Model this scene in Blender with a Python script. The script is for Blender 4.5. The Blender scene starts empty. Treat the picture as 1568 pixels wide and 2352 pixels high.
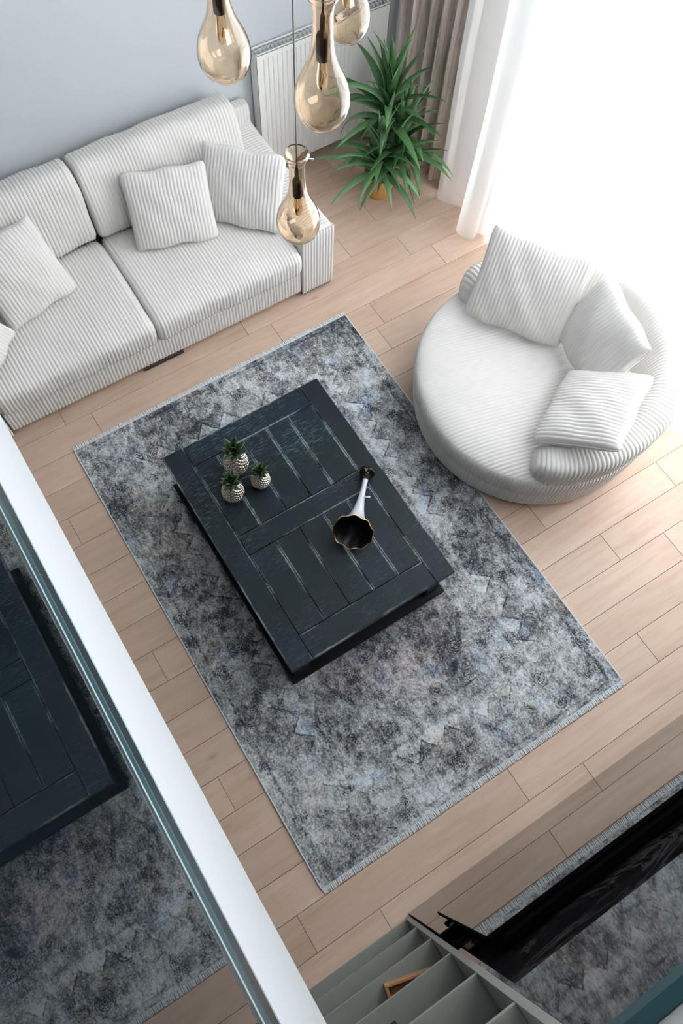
import bpy, math, random
import numpy as np
from mathutils import Vector, Matrix

random.seed(7)
rng = np.random.default_rng(7)
PI = math.pi
PINCH = 0.045
scene = bpy.context.scene
COL = scene.collection

# ------------------------------------------------------------------ camera
cam_d = bpy.data.cameras.new('camera')
cam = bpy.data.objects.new('camera', cam_d)
COL.objects.link(cam)
CAM = (0.06479, 0.20996, 4.36143)
cam.matrix_world = Matrix(((0.8444248, 0.4820192, -0.2336756, CAM[0]),
                           (-0.5347263, 0.7844383, -0.3142041, CAM[1]),
                           (0.0318517, 0.3902742, 0.9201475, CAM[2]),
                           (0, 0, 0, 1)))
cam_d.sensor_fit = 'VERTICAL'
cam_d.sensor_height = 36.0
cam_d.lens = 1823.62 * 36.0 / 2352.0
cam_d.clip_start = 0.02
cam_d.clip_end = 100
scene.camera = cam

# ------------------------------------------------------------------ sky, window light, exposure
world = bpy.data.worlds.new('overcast_sky')
scene.world = world
world.use_nodes = True
wn = world.node_tree.nodes
wn['Background'].inputs['Color'].default_value = (0.93, 0.97, 1.0, 1)
wn['Background'].inputs['Strength'].default_value = 5.5

scene.view_settings.view_transform = 'Standard'
scene.view_settings.look = 'None'
scene.view_settings.gamma = 1.0
scene.view_settings.use_curve_mapping = False
scene.view_settings.exposure = 0.78
scene.cycles.max_bounces = 9
scene.cycles.diffuse_bounces = 4
scene.cycles.use_adaptive_sampling = True
scene.cycles.adaptive_threshold = 0.05
scene.cycles.use_denoising = True
scene.cycles.transparent_max_bounces = 12
scene.cycles.transmission_bounces = 8
scene.cycles.caustics_reflective = False
scene.cycles.caustics_refractive = False
scene.cycles.sample_clamp_indirect = 6.0

WIN_Y0, WIN_Y1, WIN_Z0, WIN_Z1 = -0.25, 2.98, 0.04, 5.0
XR = 3.49          # inner face of the window wall
YB = 4.27          # wall behind the sofa
XL = -3.4
YF = -0.355        # wall behind the television
ZC = 5.45
W2X0, W2X1, W2Z0, W2Z1 = 0.55, 3.15, 3.20, 5.15   # added unseen window above the television wall, for fill daylight
XG = -0.0883       # plane of the glass balustrade and of the mezzanine fascia

ld = bpy.data.lights.new('window_portal', 'AREA')
ld.shape = 'RECTANGLE'
ld.size = WIN_Z1 - WIN_Z0
ld.size_y = WIN_Y1 - WIN_Y0
ld.cycles.is_portal = True
lo = bpy.data.objects.new('window_portal', ld)
COL.objects.link(lo)
lo.location = (XR + 0.2, (WIN_Y0 + WIN_Y1) / 2, (WIN_Z0 + WIN_Z1) / 2)
lo.rotation_euler = (0, PI / 2, 0)


ld2 = bpy.data.lights.new('fill_window_portal', 'AREA')  # portal of the added fill window
ld2.shape = 'RECTANGLE'
ld2.size = W2X1 - W2X0
ld2.size_y = W2Z1 - W2Z0
ld2.cycles.is_portal = True
lo2 = bpy.data.objects.new('fill_window_portal', ld2)
COL.objects.link(lo2)
lo2.location = ((W2X0 + W2X1) / 2, -.90, (W2Z0 + W2Z1) / 2)
lo2.rotation_euler = (PI / 2, 0, PI)


# ------------------------------------------------------------------ helpers: scene objects
def link(name, data, parent=None):
    o = bpy.data.objects.new(name, data)
    COL.objects.link(o)
    if parent is not None:
        o.parent = parent
    return o


def tag(o, label=None, cat=None, group=None, kind=None):
    if label: o['label'] = label
    if cat: o['category'] = cat
    if group: o['group'] = group
    if kind: o['kind'] = kind
    return o


def thing(name, label, cat, loc=(0, 0, 0), rz=0.0, group=None):
    o = link(name, None)
    o.location = loc
    o.rotation_euler = (0, 0, rz)
    o.empty_display_size = 0.05
    return tag(o, label, cat, group)


class MB:
    """collects simple solids into one mesh"""
    def __init__(self):
        self.v, self.f, self.s = [], [], []

    def add(self, vs, fs, smooth=False):
        b = len(self.v)
        self.v += [tuple(map(float, p)) for p in vs]
        self.f += [tuple(i + b for i in q) for q in fs]
        self.s += [smooth] * len(fs)
        return self

    def box(self, x0, x1, y0, y1, z0, z1, c=0.0):
        """box with an optional chamfer c on all edges"""
        if c <= 0:
            vs = [(x, y, z) for z in (z0, z1) for y in (y0, y1) for x in (x0, x1)]
            return self.add(vs, [(0, 2, 3, 1), (4, 5, 7, 6), (0, 1, 5, 4), (2, 6, 7, 3), (0, 4, 6, 2), (1, 3, 7, 5)])
        c = min(c, (x1 - x0) / 2.01, (y1 - y0) / 2.01, (z1 - z0) / 2.01)
        rings = []
        for z, i in ((z0, c), (z0 + c, 0), (z1 - c, 0), (z1, c)):
            rings.append([(x0 + i + (c if i == 0 else 0), y0 + i, z), (x1 - i - (c if i == 0 else 0), y0 + i, z),
                          (x1 - i, y0 + i + (c if i == 0 else 0), z), (x1 - i, y1 - i - (c if i == 0 else 0), z),
                          (x1 - i - (c if i == 0 else 0), y1 - i, z), (x0 + i + (c if i == 0 else 0), y1 - i, z),
                          (x0 + i, y1 - i - (c if i == 0 else 0), z), (x0 + i, y0 + i + (c if i == 0 else 0), z)])
        vs = [p for r in rings for p in r]
        fs = [tuple(range(7, -1, -1)), tuple(range(24, 32))]
        for k in range(3):
            for j in range(8):
                a, b = k * 8 + j, k * 8 + (j + 1) % 8
                fs.append((a, b, b + 8, a + 8))
        return self.add(vs, fs)

    def lathe(self, prof, n=24, c=(0, 0, 0), smooth=True, cap=False):
        vs, fs = [], []
        for r, z in prof:
            for j in range(n):
                a = 2 * PI * j / n
                vs.append((c[0] + r * math.cos(a), c[1] + r * math.sin(a), c[2] + z))
        for k in range(len(prof) - 1):
            for j in range(n):
                a, b = k * n + j, k * n + (j + 1) % n
                fs.append((a, b, b + n, a + n))
        if cap:
            fs.append(tuple(range(n - 1, -1, -1)))
            m = (len(prof) - 1) * n
            fs.append(tuple(range(m, m + n)))
        return self.add(vs, fs, smooth)

    def tube(self, pts, r, n=8, smooth=True):
        pts = [Vector(p) for p in pts]
        rs = r if isinstance(r, (list, tuple)) else [r] * len(pts)
        vs, fs = [], []
        for i, p in enumerate(pts):
            d = (pts[min(i + 1, len(pts) - 1)] - pts[max(i - 1, 0)]).normalized()
            u = d.cross(Vector((0.3, 0.9, 0.2))).normalized()
            w = d.cross(u)
            for j in range(n):
                a = 2 * PI * j / n
                vs.append(p + rs[i] * (math.cos(a) * u + math.sin(a) * w))
        for k in range(len(pts) - 1):
            for j in range(n):
                a, b = k * n + j, k * n + (j + 1) % n
                fs.append((a, b, b + n, a + n))
        fs.append(tuple(range(n - 1, -1, -1)))
        m = (len(pts) - 1) * n
        fs.append(tuple(range(m, m + n)))
        return self.add(vs, fs, smooth)

    def build(self, name, mat, parent=None):
        me = bpy.data.meshes.new(name)
        me.from_pydata(self.v, [], self.f)
        me.polygons.foreach_set('use_smooth', self.s)
        me.materials.append(mat)
        me.update()
        return link(name, me, parent)


def grids_obj(name, grids, mat, parent=None, smooth=True):
    """grids: list of (array nu*nv*3, close_u, close_v); one mesh of quads"""
    V, F, base = [], [], 0
    for P, cu, cv in grids:
        nu, nv = P.shape[:2]
        I = np.arange(nu * nv).reshape(nu, nv) + base
        if cu: I = np.vstack([I, I[:1]])
        if cv: I = np.hstack([I, I[:, :1]])
        F.append(np.stack([I[:-1, :-1], I[1:, :-1], I[1:, 1:], I[:-1, 1:]], -1).reshape(-1, 4))
        V.append(P.reshape(-1, 3))
        base += nu * nv
    V = np.concatenate(V).astype(np.float32)
    F = np.concatenate(F).astype(np.int32)
    me = bpy.data.meshes.new(name)
    me.vertices.add(len(V))
    me.vertices.foreach_set('co', V.ravel())
    me.loops.add(F.size)
    me.loops.foreach_set('vertex_index', F.ravel())
    me.polygons.add(len(F))
    me.polygons.foreach_set('loop_start', np.arange(0, F.size, 4, dtype=np.int32))
    me.polygons.foreach_set('loop_total', np.full(len(F), 4, dtype=np.int32))
    me.polygons.foreach_set('use_smooth', np.full(len(F), smooth))
    me.update(calc_edges=True)
    me.validate()
    me.materials.append(mat)
    return link(name, me, parent)


def normals(P, cu=False, cv=False):
    def grad(A, ax, closed):
        if closed:
            return np.roll(A, -1, ax) - np.roll(A, 1, ax)
        return np.gradient(A, axis=ax)
    n = np.cross(grad(P, 0, cu), grad(P, 1, cv))
    l = np.linalg.norm(n, axis=-1, keepdims=True)
    return n / np.maximum(l, 1e-9)


PITCH, AMP = 0.0215, 0.0062


def ribs(t, pitch=PITCH, amp=AMP):
    return amp * (np.abs(np.sin(PI * t / pitch)) ** 0.75 - 0.5)


def ripple(P, s=1.0, seed=0.0):
    x, y, z = P[..., 0] + seed, P[..., 1] - seed * 0.7, P[..., 2] + seed * 0.3
    return s * (np.sin(7.1 * x + 5.3 * y + 1.7) * np.sin(6.3 * z - 4.1 * y + .4) + 0.6 * np.sin(13.7 * x - 9.1 * z) * np.sin(11.3 * y + 2.2)
                + 0.35 * np.sin(23 * x + 17 * y + 19 * z))


def rrect(hw, hh, n=4.0, m=56, crown=0.0):
    """closed superellipse loop"""
    t = np.linspace(0, 2 * PI, m, endpoint=False)
    c, s = np.cos(t), np.sin(t)
    p = hw * np.sign(c) * np.abs(c) ** (2 / n)
    q = hh * np.sign(s) * np.abs(s) ** (2 / n)
    q = q + crown * (1 - (p / hw) ** 2) * (s > 0)
    return p, q


def sweep(name, mat, parent, axis, a0, a1, loop, cen, tilt=0.0, e=0.05, power=2.4, wob=0.004, seed=0.0, rib=True):
    """ribbed upholstery body: closed section `loop` swept along x or y from a0 to a1 with rounded ends"""
    n = max(24, int((a1 - a0) / PITCH * 6))
    a = np.linspace(a0, a1, n)
    # denser, softly rounded ends
    d = np.minimum(a - a0, a1 - a) / e
    s = np.where(d >= 1, 1.0, (1 - (1 - np.clip(d, 0, 1)) ** power) ** (1 / power))
    p, q = loop
    shrink = min(np.max(np.abs(p)), np.max(np.abs(q)))
    fp = 1 - (1 - s) * e / np.max(np.abs(p)) * 1.0
    fq = 1 - (1 - s) * e / np.max(np.abs(q)) * 1.0
    pp, qq = fp[:, None] * p[None], fq[:, None] * q[None]
    ct, st = math.cos(tilt), math.sin(tilt)
    A = np.repeat(a[:, None], len(p), 1)
    U, W = cen[0] + ct * pp - st * qq, cen[1] + st * pp + ct * qq
    P = np.stack([A, U, W], -1) if axis == 'x' else np.stack([U, A, W], -1)
    N = normals(P, False, True)
    C = P.mean(axis=1, keepdims=True)
    sg = np.sign(((P - C) * N).sum())
    N = N * sg
    disp = ripple(P, wob, seed) + (ribs(A) if rib else 0)
    P = P + N * disp[..., None]
    c0 = np.repeat(P[:1].mean(axis=1, keepdims=True), len(p), 1)
    c1 = np.repeat(P[-1:].mean(axis=1, keepdims=True), len(p), 1)
    P = np.concatenate([c0, P, c1], 0)
    if axis == 'y':
        P = P[:, ::-1]
    return grids_obj(name, [(P, False, True)], mat, parent)


# ------------------------------------------------------------------ helpers: materials
class NT:
    def __init__(self, name):
        self.mat = bpy.data.materials.new(name)
        self.mat.use_nodes = True
        self.t = self.mat.node_tree
        self.n = self.t.nodes
        self.bsdf = self.n['Principled BSDF']
        self.out = self.n['Material Output']

    def new(self, typ, **kw):
        nd = self.n.new(typ)
        for k, v in kw.items():
            setattr(nd, k, v)
        return nd

    def put(self, sock, v):
        if v is None:
            return
        if isinstance(v, bpy.types.NodeSocket):
            self.t.links.new(v, sock)
        elif isinstance(v, (tuple, list)) and len(v) == 3 and sock.type == 'RGBA':
            sock.default_value = (*v, 1)
        else:
            sock.default_value = v

    def m(self, op, a, b=None, c=None, clamp=False):
        nd = self.new('ShaderNodeMath', operation=op, use_clamp=clamp)
        for i, v in enumerate((a, b, c)):
            self.put(nd.inputs[i], v)
        return nd.outputs[0]

    def coord(self, which='Object', scale=None, offset=None):
        tc = self.new('ShaderNodeTexCoord')
        o = tc.outputs[which]
        if scale is None and offset is None:
            return o
        mp = self.new('ShaderNodeMapping')
        self.t.links.new(o, mp.inputs['Vector'])
        if scale is not None: mp.inputs['Scale'].default_value = scale
        if offset is not None: self.put(mp.inputs['Location'], offset)
        return mp.outputs[0]

    def noise(self, vec, scale, detail=3.0, rough=0.55, dist=0.0, color=False):
        nd = self.new('ShaderNodeTexNoise')
        self.put(nd.inputs['Vector'], vec)
        nd.inputs['Scale'].default_value = scale
        nd.inputs['Detail'].default_value = detail
        nd.inputs['Roughness'].default_value = rough
        nd.inputs['Distortion'].default_value = dist
        return nd.outputs['Color' if color else 'Fac']

    def voro(self, vec, scale, feature='F1', out='Distance'):
        nd = self.new('ShaderNodeTexVoronoi', feature=feature)
        self.put(nd.inputs['Vector'], vec)
        nd.inputs['Scale'].default_value = scale
        return nd.outputs[out]

    def ramp(self, fac, stops, interp='LINEAR'):
        nd = self.new('ShaderNodeValToRGB')
        self.put(nd.inputs[0], fac)
        cr = nd.color_ramp
        cr.interpolation = interp
        while len(cr.elements) < len(stops):
            cr.elements.new(0.5)
        for e, (p, c) in zip(cr.elements, stops):
            e.position = p
            e.color = (*c, 1) if len(c) == 3 else c
        return nd.outputs[0]

    def step(self, x, lo, hi):
        nd = self.new('ShaderNodeMapRange', interpolation_type='SMOOTHSTEP')
        self.put(nd.inputs[0], x)
        nd.inputs[1].default_value, nd.inputs[2].default_value = lo, hi
        return nd.outputs[0]

    def mix(self, fac, a, b, mode='MIX'):
        nd = self.new('ShaderNodeMix', data_type='RGBA', blend_type=mode)
        self.put(nd.inputs['Factor'], fac)
        self.put(nd.inputs['A'], None)
        ins = [i for i in nd.inputs if i.type == 'RGBA']
        self.put(ins[0], a)
        self.put(ins[1], b)
        return [o for o in nd.outputs if o.type == 'RGBA'][0]

    def bump(self, height, strength=0.3, dist=0.01):
        nd = self.new('ShaderNodeBump')
        nd.inputs['Strength'].default_value = strength
        nd.inputs['Distance'].default_value = dist
        self.put(nd.inputs['Height'], height)
        self.t.links.new(nd.outputs[0], self.bsdf.inputs['Normal'])

    def set(self, color=None, rough=None, metal=None, spec=None, ior=None, **kw):
        b = self.bsdf.inputs
        if color is not None: self.put(b['Base Color'], color)
        if rough is not None: self.put(b['Roughness'], rough)
        if metal is not None: self.put(b['Metallic'], metal)
        if spec is not None: self.put(b['Specular IOR Level'], spec)
        if ior is not None: self.put(b['IOR'], ior)
        for k, v in kw.items():
            self.put(b[k.replace('_', ' ')], v)
        return self.mat

    def sep(self, vec):
        nd = self.new('ShaderNodeSeparateXYZ')
        self.put(nd.inputs[0], vec)
        return nd.outputs


def plain(name, color, rough=0.6, metal=0.0, spec=0.5, nscale=None, namp=0.12, bump=0.0):
    m = NT(name)
    if nscale:
        f = m.noise(m.coord(), nscale, 4)
        c = m.mix(f, tuple(c * (1 - namp) for c in color), tuple(min(1, c * (1 + namp)) for c in color))
        if bump: m.bump(f, bump, 0.004)
        return m.set(c, rough, metal, spec)
    return m.set(color, rough, metal, spec)


MAT = {}


def build_materials():
    # grey-blue woven wallpaper
    m = NT('wallpaper')
    v = m.coord('Object')
    w = m.noise(m.coord('Object', (60, 60, 420)), 1.0, 2)
    w2 = m.noise(m.coord('Object', (420, 420, 60)), 1.0, 2)
    f = m.m('ADD', m.m('MULTIPLY', w, .5), m.m('MULTIPLY', w2, .5))
    m.bump(f, 0.25, 0.002)
    MAT['wallpaper'] = m.set(m.mix(f, (.52, .555, .58), (.60, .635, .66)), .85, 0, .25)

    MAT['white_paint'] = plain('white_paint', (.84, .86, .87), .75, nscale=90, namp=.03, bump=.25)
    MAT['plaster'] = plain('plaster', (.44, .465, .48), .8, nscale=160, namp=.04, bump=.35)
    MAT['ceiling_white'] = plain('ceiling_white', (.88, .88, .87), .9)
    MAT['grey_wall'] = plain('grey_wall', (.30, .31, .30), .8, nscale=200, namp=.04, bump=.1)
    MAT['cabinet_grey'] = plain('cabinet_grey', (.24, .25, .23), .45, nscale=160, namp=.03)
    MAT['subfloor'] = plain('subfloor', (.11, .07, .05), .9)

    # laminate oak planks
    m = NT('oak_plank')
    info = m.new('ShaderNodeObjectInfo')
    rnd = info.outputs['Random']
    off = m.new('ShaderNodeCombineXYZ')
    m.put(off.inputs[0], m.m('MULTIPLY', rnd, 37.0))
    m.put(off.inputs[1], m.m('MULTIPLY', rnd, 91.0))
    m.put(off.inputs[2], m.m('MULTIPLY', rnd, 13.0))
    def vec(scale):
        mp = m.new('ShaderNodeMapping')
        m.t.links.new(m.coord('Object'), mp.inputs['Vector'])
        mp.inputs['Scale'].default_value = scale
        m.t.links.new(off.outputs[0], mp.inputs['Location'])
        return mp.outputs[0]
    grain = m.noise(vec((2.2, 26, 1)), 1.0, 5, .6, .6)
    fine = m.noise(vec((9, 260, 1)), 1.0, 2, .5)
    cloud = m.noise(vec((2.0, 5, 1)), 1.0, 2)
    knot = m.voro(vec((1.9, 5.2, 1)), 1.0)
    base = m.ramp(m.m('ADD', m.m('MULTIPLY', grain, .62), m.m('MULTIPLY', cloud, .38)),
                  [(0.28, (.465, .322, .236)), (0.48, (.570, .415, .318)), (0.72, (.650, .500, .400))])
    base = m.mix(m.m('MULTIPLY', m.step(knot, 0.10, 0.02), .5), base, (.34, .22, .15))
    tone = m.ramp(rnd, [(0, (.93, .92, .91)), (1, (1.06, 1.05, 1.05))])
    base = m.mix(1.0, base, tone, 'MULTIPLY')
    base = m.mix(m.m('MULTIPLY', m.step(fine, .50, .75), .14), base, (.28, .18, .12))
    m.bump(fine, 0.06, 0.002)
    MAT['oak'] = m.set(base, .46, 0, .5)

    # corduroy
    m = NT('ivory_corduroy')
    n = m.noise(m.coord(), 420, 2)
    n2 = m.noise(m.coord(), 14, 3)
    m.bump(n, 0.35, 0.002)
    MAT['cord'] = m.set(m.mix(m.m('ADD', m.m('MULTIPLY', n, .5), m.m('MULTIPLY', n2, .5)), (.665, .64, .615), (.79, .765, .74)), .95, 0, .15)
    MAT['dark_foot'] = plain('dark_foot', (.035, .022, .016), .5)

    # rug
    m = NT('distressed_rug')
    W, L = 1.953, 2.921
    o = m.coord('Object')
    s = m.sep(o)
    X, Y = s[0], s[1]
    fine = m.noise(o, 95, 3, .6)
    fine2 = m.noise(m.coord('Object', (1, .45, 1)), 60, 3, .65)
    mid = m.noise(o, 13, 6, .68, .4)
    big = m.noise(o, 2.3, 3, .5)
    warp = m.noise(o, 22, 3, .6)
    wj = m.m('MULTIPLY', m.m('SUBTRACT', warp, .5), .035)
    dx = m.m('MINIMUM', X, m.m('SUBTRACT', W, X))
    dy = m.m('MINIMUM', Y, m.m('SUBTRACT', L, Y))
    d0 = m.m('MINIMUM', dx, dy)
    d = m.m('ADD', d0, wj)
    isx = m.m('LESS_THAN', dx, dy)
    along = m.m('ADD', m.m('MULTIPLY', isx, Y), m.m('MULTIPLY', m.m('SUBTRACT', 1.0, isx), X))
    tri = m.m('PINGPONG', along, .075)
    wear = m.step(m.noise(o, 7, 4, .6), .40, .60)
    wear2 = m.step(m.noise(o, 9.3, 4, .65, .3), .42, .58)
    def band(x, c, w):
        return m.step(m.m('ABSOLUTE', m.m('SUBTRACT', x, c)), w, w * .45)
    v = m.m('ADD', .50, m.m('MULTIPLY', m.m('SUBTRACT', fine, .5), 1.35))
    v = m.m('ADD', v, m.m('MULTIPLY', m.m('SUBTRACT', fine2, .5), 1.0))
    v = m.m('ADD', v, m.m('MULTIPLY', m.m('SUBTRACT', mid, .5), 1.55))
    v = m.m('ADD', v, m.m('MULTIPLY', m.m('SUBTRACT', big, .5), 1.35))
    v = m.m('ADD', v, m.m('MULTIPLY', m.step(Y, 1.05, .25), .10))      # lighter towards the end by the television wall
    # straight border lines
    lines = m.m('ADD', m.m('ADD', band(d0, .065, .010), m.m('MULTIPLY', band(d0, .40, .012), wear)), m.m('MULTIPLY', band(d0, .47, .010), wear2))
    v = m.m('SUBTRACT', v, m.m('MULTIPLY', lines, .14))
    # stepped points between border and field
    zz = m.m('SUBTRACT', m.m('ADD', d, m.m('MULTIPLY', tri, -1.2)), .27)
    light_zz = m.m('MULTIPLY', m.m('MULTIPLY', m.step(zz, 0.0, .006), m.step(d0, .40, .37)), wear)
    v = m.m('ADD', v, m.m('MULTIPLY', light_zz, .27))
    v = m.m('SUBTRACT', v, m.m('MULTIPLY', m.m('MULTIPLY', band(zz, -.006, .007), wear), .26))
    # lacy flower heads inside the border
    vc = m.voro(o, 6.2)
    lace = m.m('MULTIPLY', m.m('SINE', m.m('MULTIPLY', vc, 46.0)), m.m('SINE', m.m('MULTIPLY', m.voro(o, 38), 9.0)))
    lmask = m.m('MULTIPLY', m.step(vc, .46, .30), wear2)
    v = m.m('SUBTRACT', v, m.m('MULTIPLY', m.m('MULTIPLY', m.m('ABSOLUTE', lace), lmask), .55))
    crack = m.step(m.voro(o, 24, 'DISTANCE_TO_EDGE'), .055, .0)
    v = m.m('SUBTRACT', v, m.m('MULTIPLY', m.m('MULTIPLY', crack, wear2), .16))
    # centre medallion
    ex = m.m('DIVIDE', m.m('SUBTRACT', X, W / 2), .52)
    ey = m.m('DIVIDE', m.m('SUBTRACT', Y, L / 2), .92)
    er = m.m('ADD', m.m('SQRT', m.m('ADD', m.m('MULTIPLY', ex, ex), m.m('MULTIPLY', ey, ey))), wj)
    field = m.step(er, 1.08, .96)
    v = m.m('SUBTRACT', v, m.m('MULTIPLY', m.m('MULTIPLY', band(er, 1.05, .03), wear), .25))
    v = m.m('SUBTRACT', v, m.m('MULTIPLY', field, .10))
    col = m.ramp(v, [(0.0, (.035, .040, .050)), (.26, (.125, .132, .145)), (.48, (.27, .282, .292)), (.72, (.46, .49, .505)), (1.0, (.66, .70, .72))])
    navy = m.step(m.noise(o, 4.3, 4, .6), .54, .68)
    tan = m.step(m.noise(m.coord('Object', None, (7, 3, 1)), 4.6, 4, .6), .52, .68)
    col = m.mix(m.m('MULTIPLY', navy, .45), col, m.mix(1.0, col, (.62, .80, 1.12), 'MULTIPLY'))
    col = m.mix(m.m('MULTIPLY', tan, .70), col, m.mix(1.0, col, (1.10, .94, .84), 'MULTIPLY'))
    plum = m.m('MULTIPLY', field, m.step(mid, .40, .60))
    col = m.mix(m.m('MULTIPLY', plum, .55), col, m.mix(1.0, col, (1.0, .76, .80), 'MULTIPLY'))
    m.bump(fine2, 0.5, 0.004)
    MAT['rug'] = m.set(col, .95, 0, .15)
    MAT['fringe'] = plain('fringe_cotton', (.62, .66, .69), .95, nscale=140, namp=.15)

    # black saw-marked oak of the coffee table (object coordinates are world metres)
    for axis_, key_ in ((0, 'black_oak'), (1, 'black_oak_cross')):
     m = NT(key_)
     o = m.coord('Object')
     g = m.coord('Generated')
     gs = m.sep(g)
     info = m.new('ShaderNodeObjectInfo')
     dash = m.noise(m.coord('Object', (26, 240, 1)), 1.0, 2, .5)
     area = m.m('MULTIPLY', m.step(m.noise(o, 3.1, 2), .38, .60), m.m('ADD', .30, m.m('MULTIPLY', m.step(m.sep(o)[1], -.05, .15), .70)))
     dashm = m.m('MULTIPLY', m.step(dash, .55, .65), area)
     grain = m.noise(m.coord('Object', (240, 9, 1)), 1.0, 3)
     edge = m.m('MINIMUM', gs[axis_], m.m('SUBTRACT', 1.0, gs[axis_]))
     em = m.m('MULTIPLY', m.step(m.m('ADD', edge, m.m('MULTIPLY', m.m('SUBTRACT', m.noise(o, 40, 3), .5), .12)), .075, .0),
              m.step(m.noise(m.coord('Object', (9, 3.4, 1) if axis_ == 0 else (3.4, 9, 1)), 1.0, 3), .44, .58))
     base = m.mix(grain, (.0040, .0085, .0110), (.011, .022, .027))
     tint = m.step(m.noise(o, 2.6, 2), .45, .7)
     base = m.mix(m.m('MULTIPLY', tint, .6), base, (.010, .017, .036))
     base = m.mix(m.m('MULTIPLY', dashm, .75), base, (.085, .125, .135))
     base = m.mix(m.m('MULTIPLY', em, .85), base, (.23, .29, .30))
     m.bump(m.m('ADD', grain, m.m('MULTIPLY', dash, .8)), 0.35, 0.002)
     MAT[key_] = m.set(base, .38, 0, .24)
    MAT['black_wood_plain'] = plain('black_wood_plain', (.004, .005, .006), .6, 0, .2, nscale=30, namp=.2)

    MAT['silver'] = plain('antique_silver', (.56, .50, .44), .24, 1.0, nscale=40, namp=.25)
    m = NT('pineapple_leaf')
    MAT['pine_leaf'] = m.set(m.ramp(m.noise(m.coord(), 30, 2), [(.35, (.010, .022, .008)), (.6, (.06, .115, .04)), (.8, (.16, .24, .11))]), .35, 0, .5)

    MAT['porcelain'] = plain('pearl_porcelain', (.52, .55, .58), .28, 0, .6)
    MAT['black_glaze'] = plain('black_glaze', (.003, .003, .004), .35, 0, .3)
    MAT['gold'] = plain('gold_leaf', (.80, .50, .20), .35, 1.0, nscale=60, namp=.2)

    # glass
    m = NT('amber_glass')
    MAT['amber'] = m.set((1.0, .875, .735), .0, 0, .5, 1.55, Transmission_Weight=1.0)
    m = NT('bulb_glass')
    MAT['bulb'] = m.set((1.0, .80, .55), .0, 0, .5, 1.25, Transmission_Weight=1.0)
    MAT['socket'] = plain('bronze_socket', (.055, .035, .025), .35, .6)
    MAT['cord_wire'] = plain('grey_wire', (.34, .32, .30), .5)
    MAT['steel'] = plain('brushed_steel', (.72, .73, .74), .3, 1.0)
    m = NT('balustrade_glass')
    MAT['dark_glass'] = m.set((.003, .006, .008), 0.0, 0, .5, 1.60)
    MAT['teal_metal'] = plain('teal_metal', (.022, .075, .092), .32, .35, nscale=90, namp=.1)
    MAT['teal_dark'] = plain('teal_dark', (.006, .022, .028), .35, .2)
    MAT['light_seal'] = plain('light_seal', (.24, .29, .31), .5, .1)

    m = NT('clear_pane')
    tr = m.new('ShaderNodeBsdfTransparent')
    gl = m.new('ShaderNodeBsdfGlossy')
    gl.inputs['Roughness'].default_value = 0.0
    mx = m.new('ShaderNodeMixShader')
    mx.inputs[0].default_value = 0.06
    m.t.links.new(tr.outputs[0], mx.inputs[1])
    m.t.links.new(gl.outputs[0], mx.inputs[2])
    m.t.links.new(mx.outputs[0], m.out.inputs['Surface'])
    MAT['pane'] = m.mat

    # sheer curtain: scatters daylight through the weave
    m = NT('white_sheer')
    df = m.new('ShaderNodeBsdfDiffuse')
    df.inputs['Color'].default_value = (.90, .89, .88, 1)
    tl = m.new('ShaderNodeBsdfTranslucent')
    tl.inputs['Color'].default_value = (.93, .93, .93, 1)
    tr = m.new('ShaderNodeBsdfTransparent')
    m1 = m.new('ShaderNodeMixShader')
    m1.inputs[0].default_value = 0.52
    m.t.links.new(df.outputs[0], m1.inputs[1])
    m.t.links.new(tl.outputs[0], m1.inputs[2])
    m2 = m.new('ShaderNodeMixShader')
    m2.inputs[0].default_value = 0.20
    m.t.links.new(m1.outputs[0], m2.inputs[1])
    m.t.links.new(tr.outputs[0], m2.inputs[2])
    m.t.links.new(m2.outputs[0], m.out.inputs['Surface'])
    MAT['sheer'] = m.mat

    m = NT('taupe_drape')
    st = m.noise(m.coord('Object', (40, 40, 2.2)), 1.0, 4, .65)
    st2 = m.noise(m.coord('Object', (160, 160, 12)), 1.0, 2)
    m.bump(st2, 0.3, 0.003)
    MAT['taupe'] = m.set(m.ramp(m.m('ADD', m.m('MULTIPLY', st, .75), m.m('MULTIPLY', st2, .25)),
                                [(.36, (.42, .335, .285)), (.50, (.68, .585, .52)), (.64, (.86, .79, .72))]), .7, 0, .3, Sheen_Weight=.4)

    MAT['radiator'] = plain('radiator_enamel', (.82, .82, .80), .3)
    MAT['radiator_dark'] = plain('radiator_grille', (.48, .51, .53), .5)
    MAT['pot'] = plain('mustard_pot', (.62, .37, .11), .5, nscale=20, namp=.1)
    MAT['soil'] = plain('soil', (.03, .02, .014), .95)
    m = NT('plant_leaf')
    info = m.new('ShaderNodeObjectInfo')
    c = m.ramp(info.outputs['Random'], [(0, (.026, .085, .024)), (.55, (.08, .20, .068)), (1, (.18, .35, .165))])
    c = m.mix(m.m('MULTIPLY', m.step(m.noise(m.coord('Object'), 30, 2), .4, .7), .25), c, (.13, .23, .12))
    MAT['leaf'] = m.set(c, .42, 0, .5)
    MAT['stem'] = plain('plant_stem', (.16, .12, .07), .8, nscale=40, namp=.3)

    # dark polished stone cladding
    m = NT('polished_dark_stone')
    o = m.coord('Object')
    n1 = m.noise(o, 2.2, 5, .62, 1.6)
    vein = m.step(m.m('ABSOLUTE', m.m('SUBTRACT', n1, .5)), .030, .0)
    c = m.mix(m.m('MULTIPLY', vein, .5), (.010, .009, .010), (.085, .082, .085))
    wav = m.noise(m.coord('Object', (3.0, 3.0, 1.1)), 2.0, 2)
    m.bump(wav, .02, .02)
    MAT['stone'] = m.set(c, .025, 0, .6, 1.75)
    m = NT('tv_screen')
    MAT['screen'] = m.set((.004, .004, .005), .015, 0, .6, 1.85)
    MAT['black_plastic'] = plain('black_plastic', (.008, .008, .009), .45)
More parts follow.
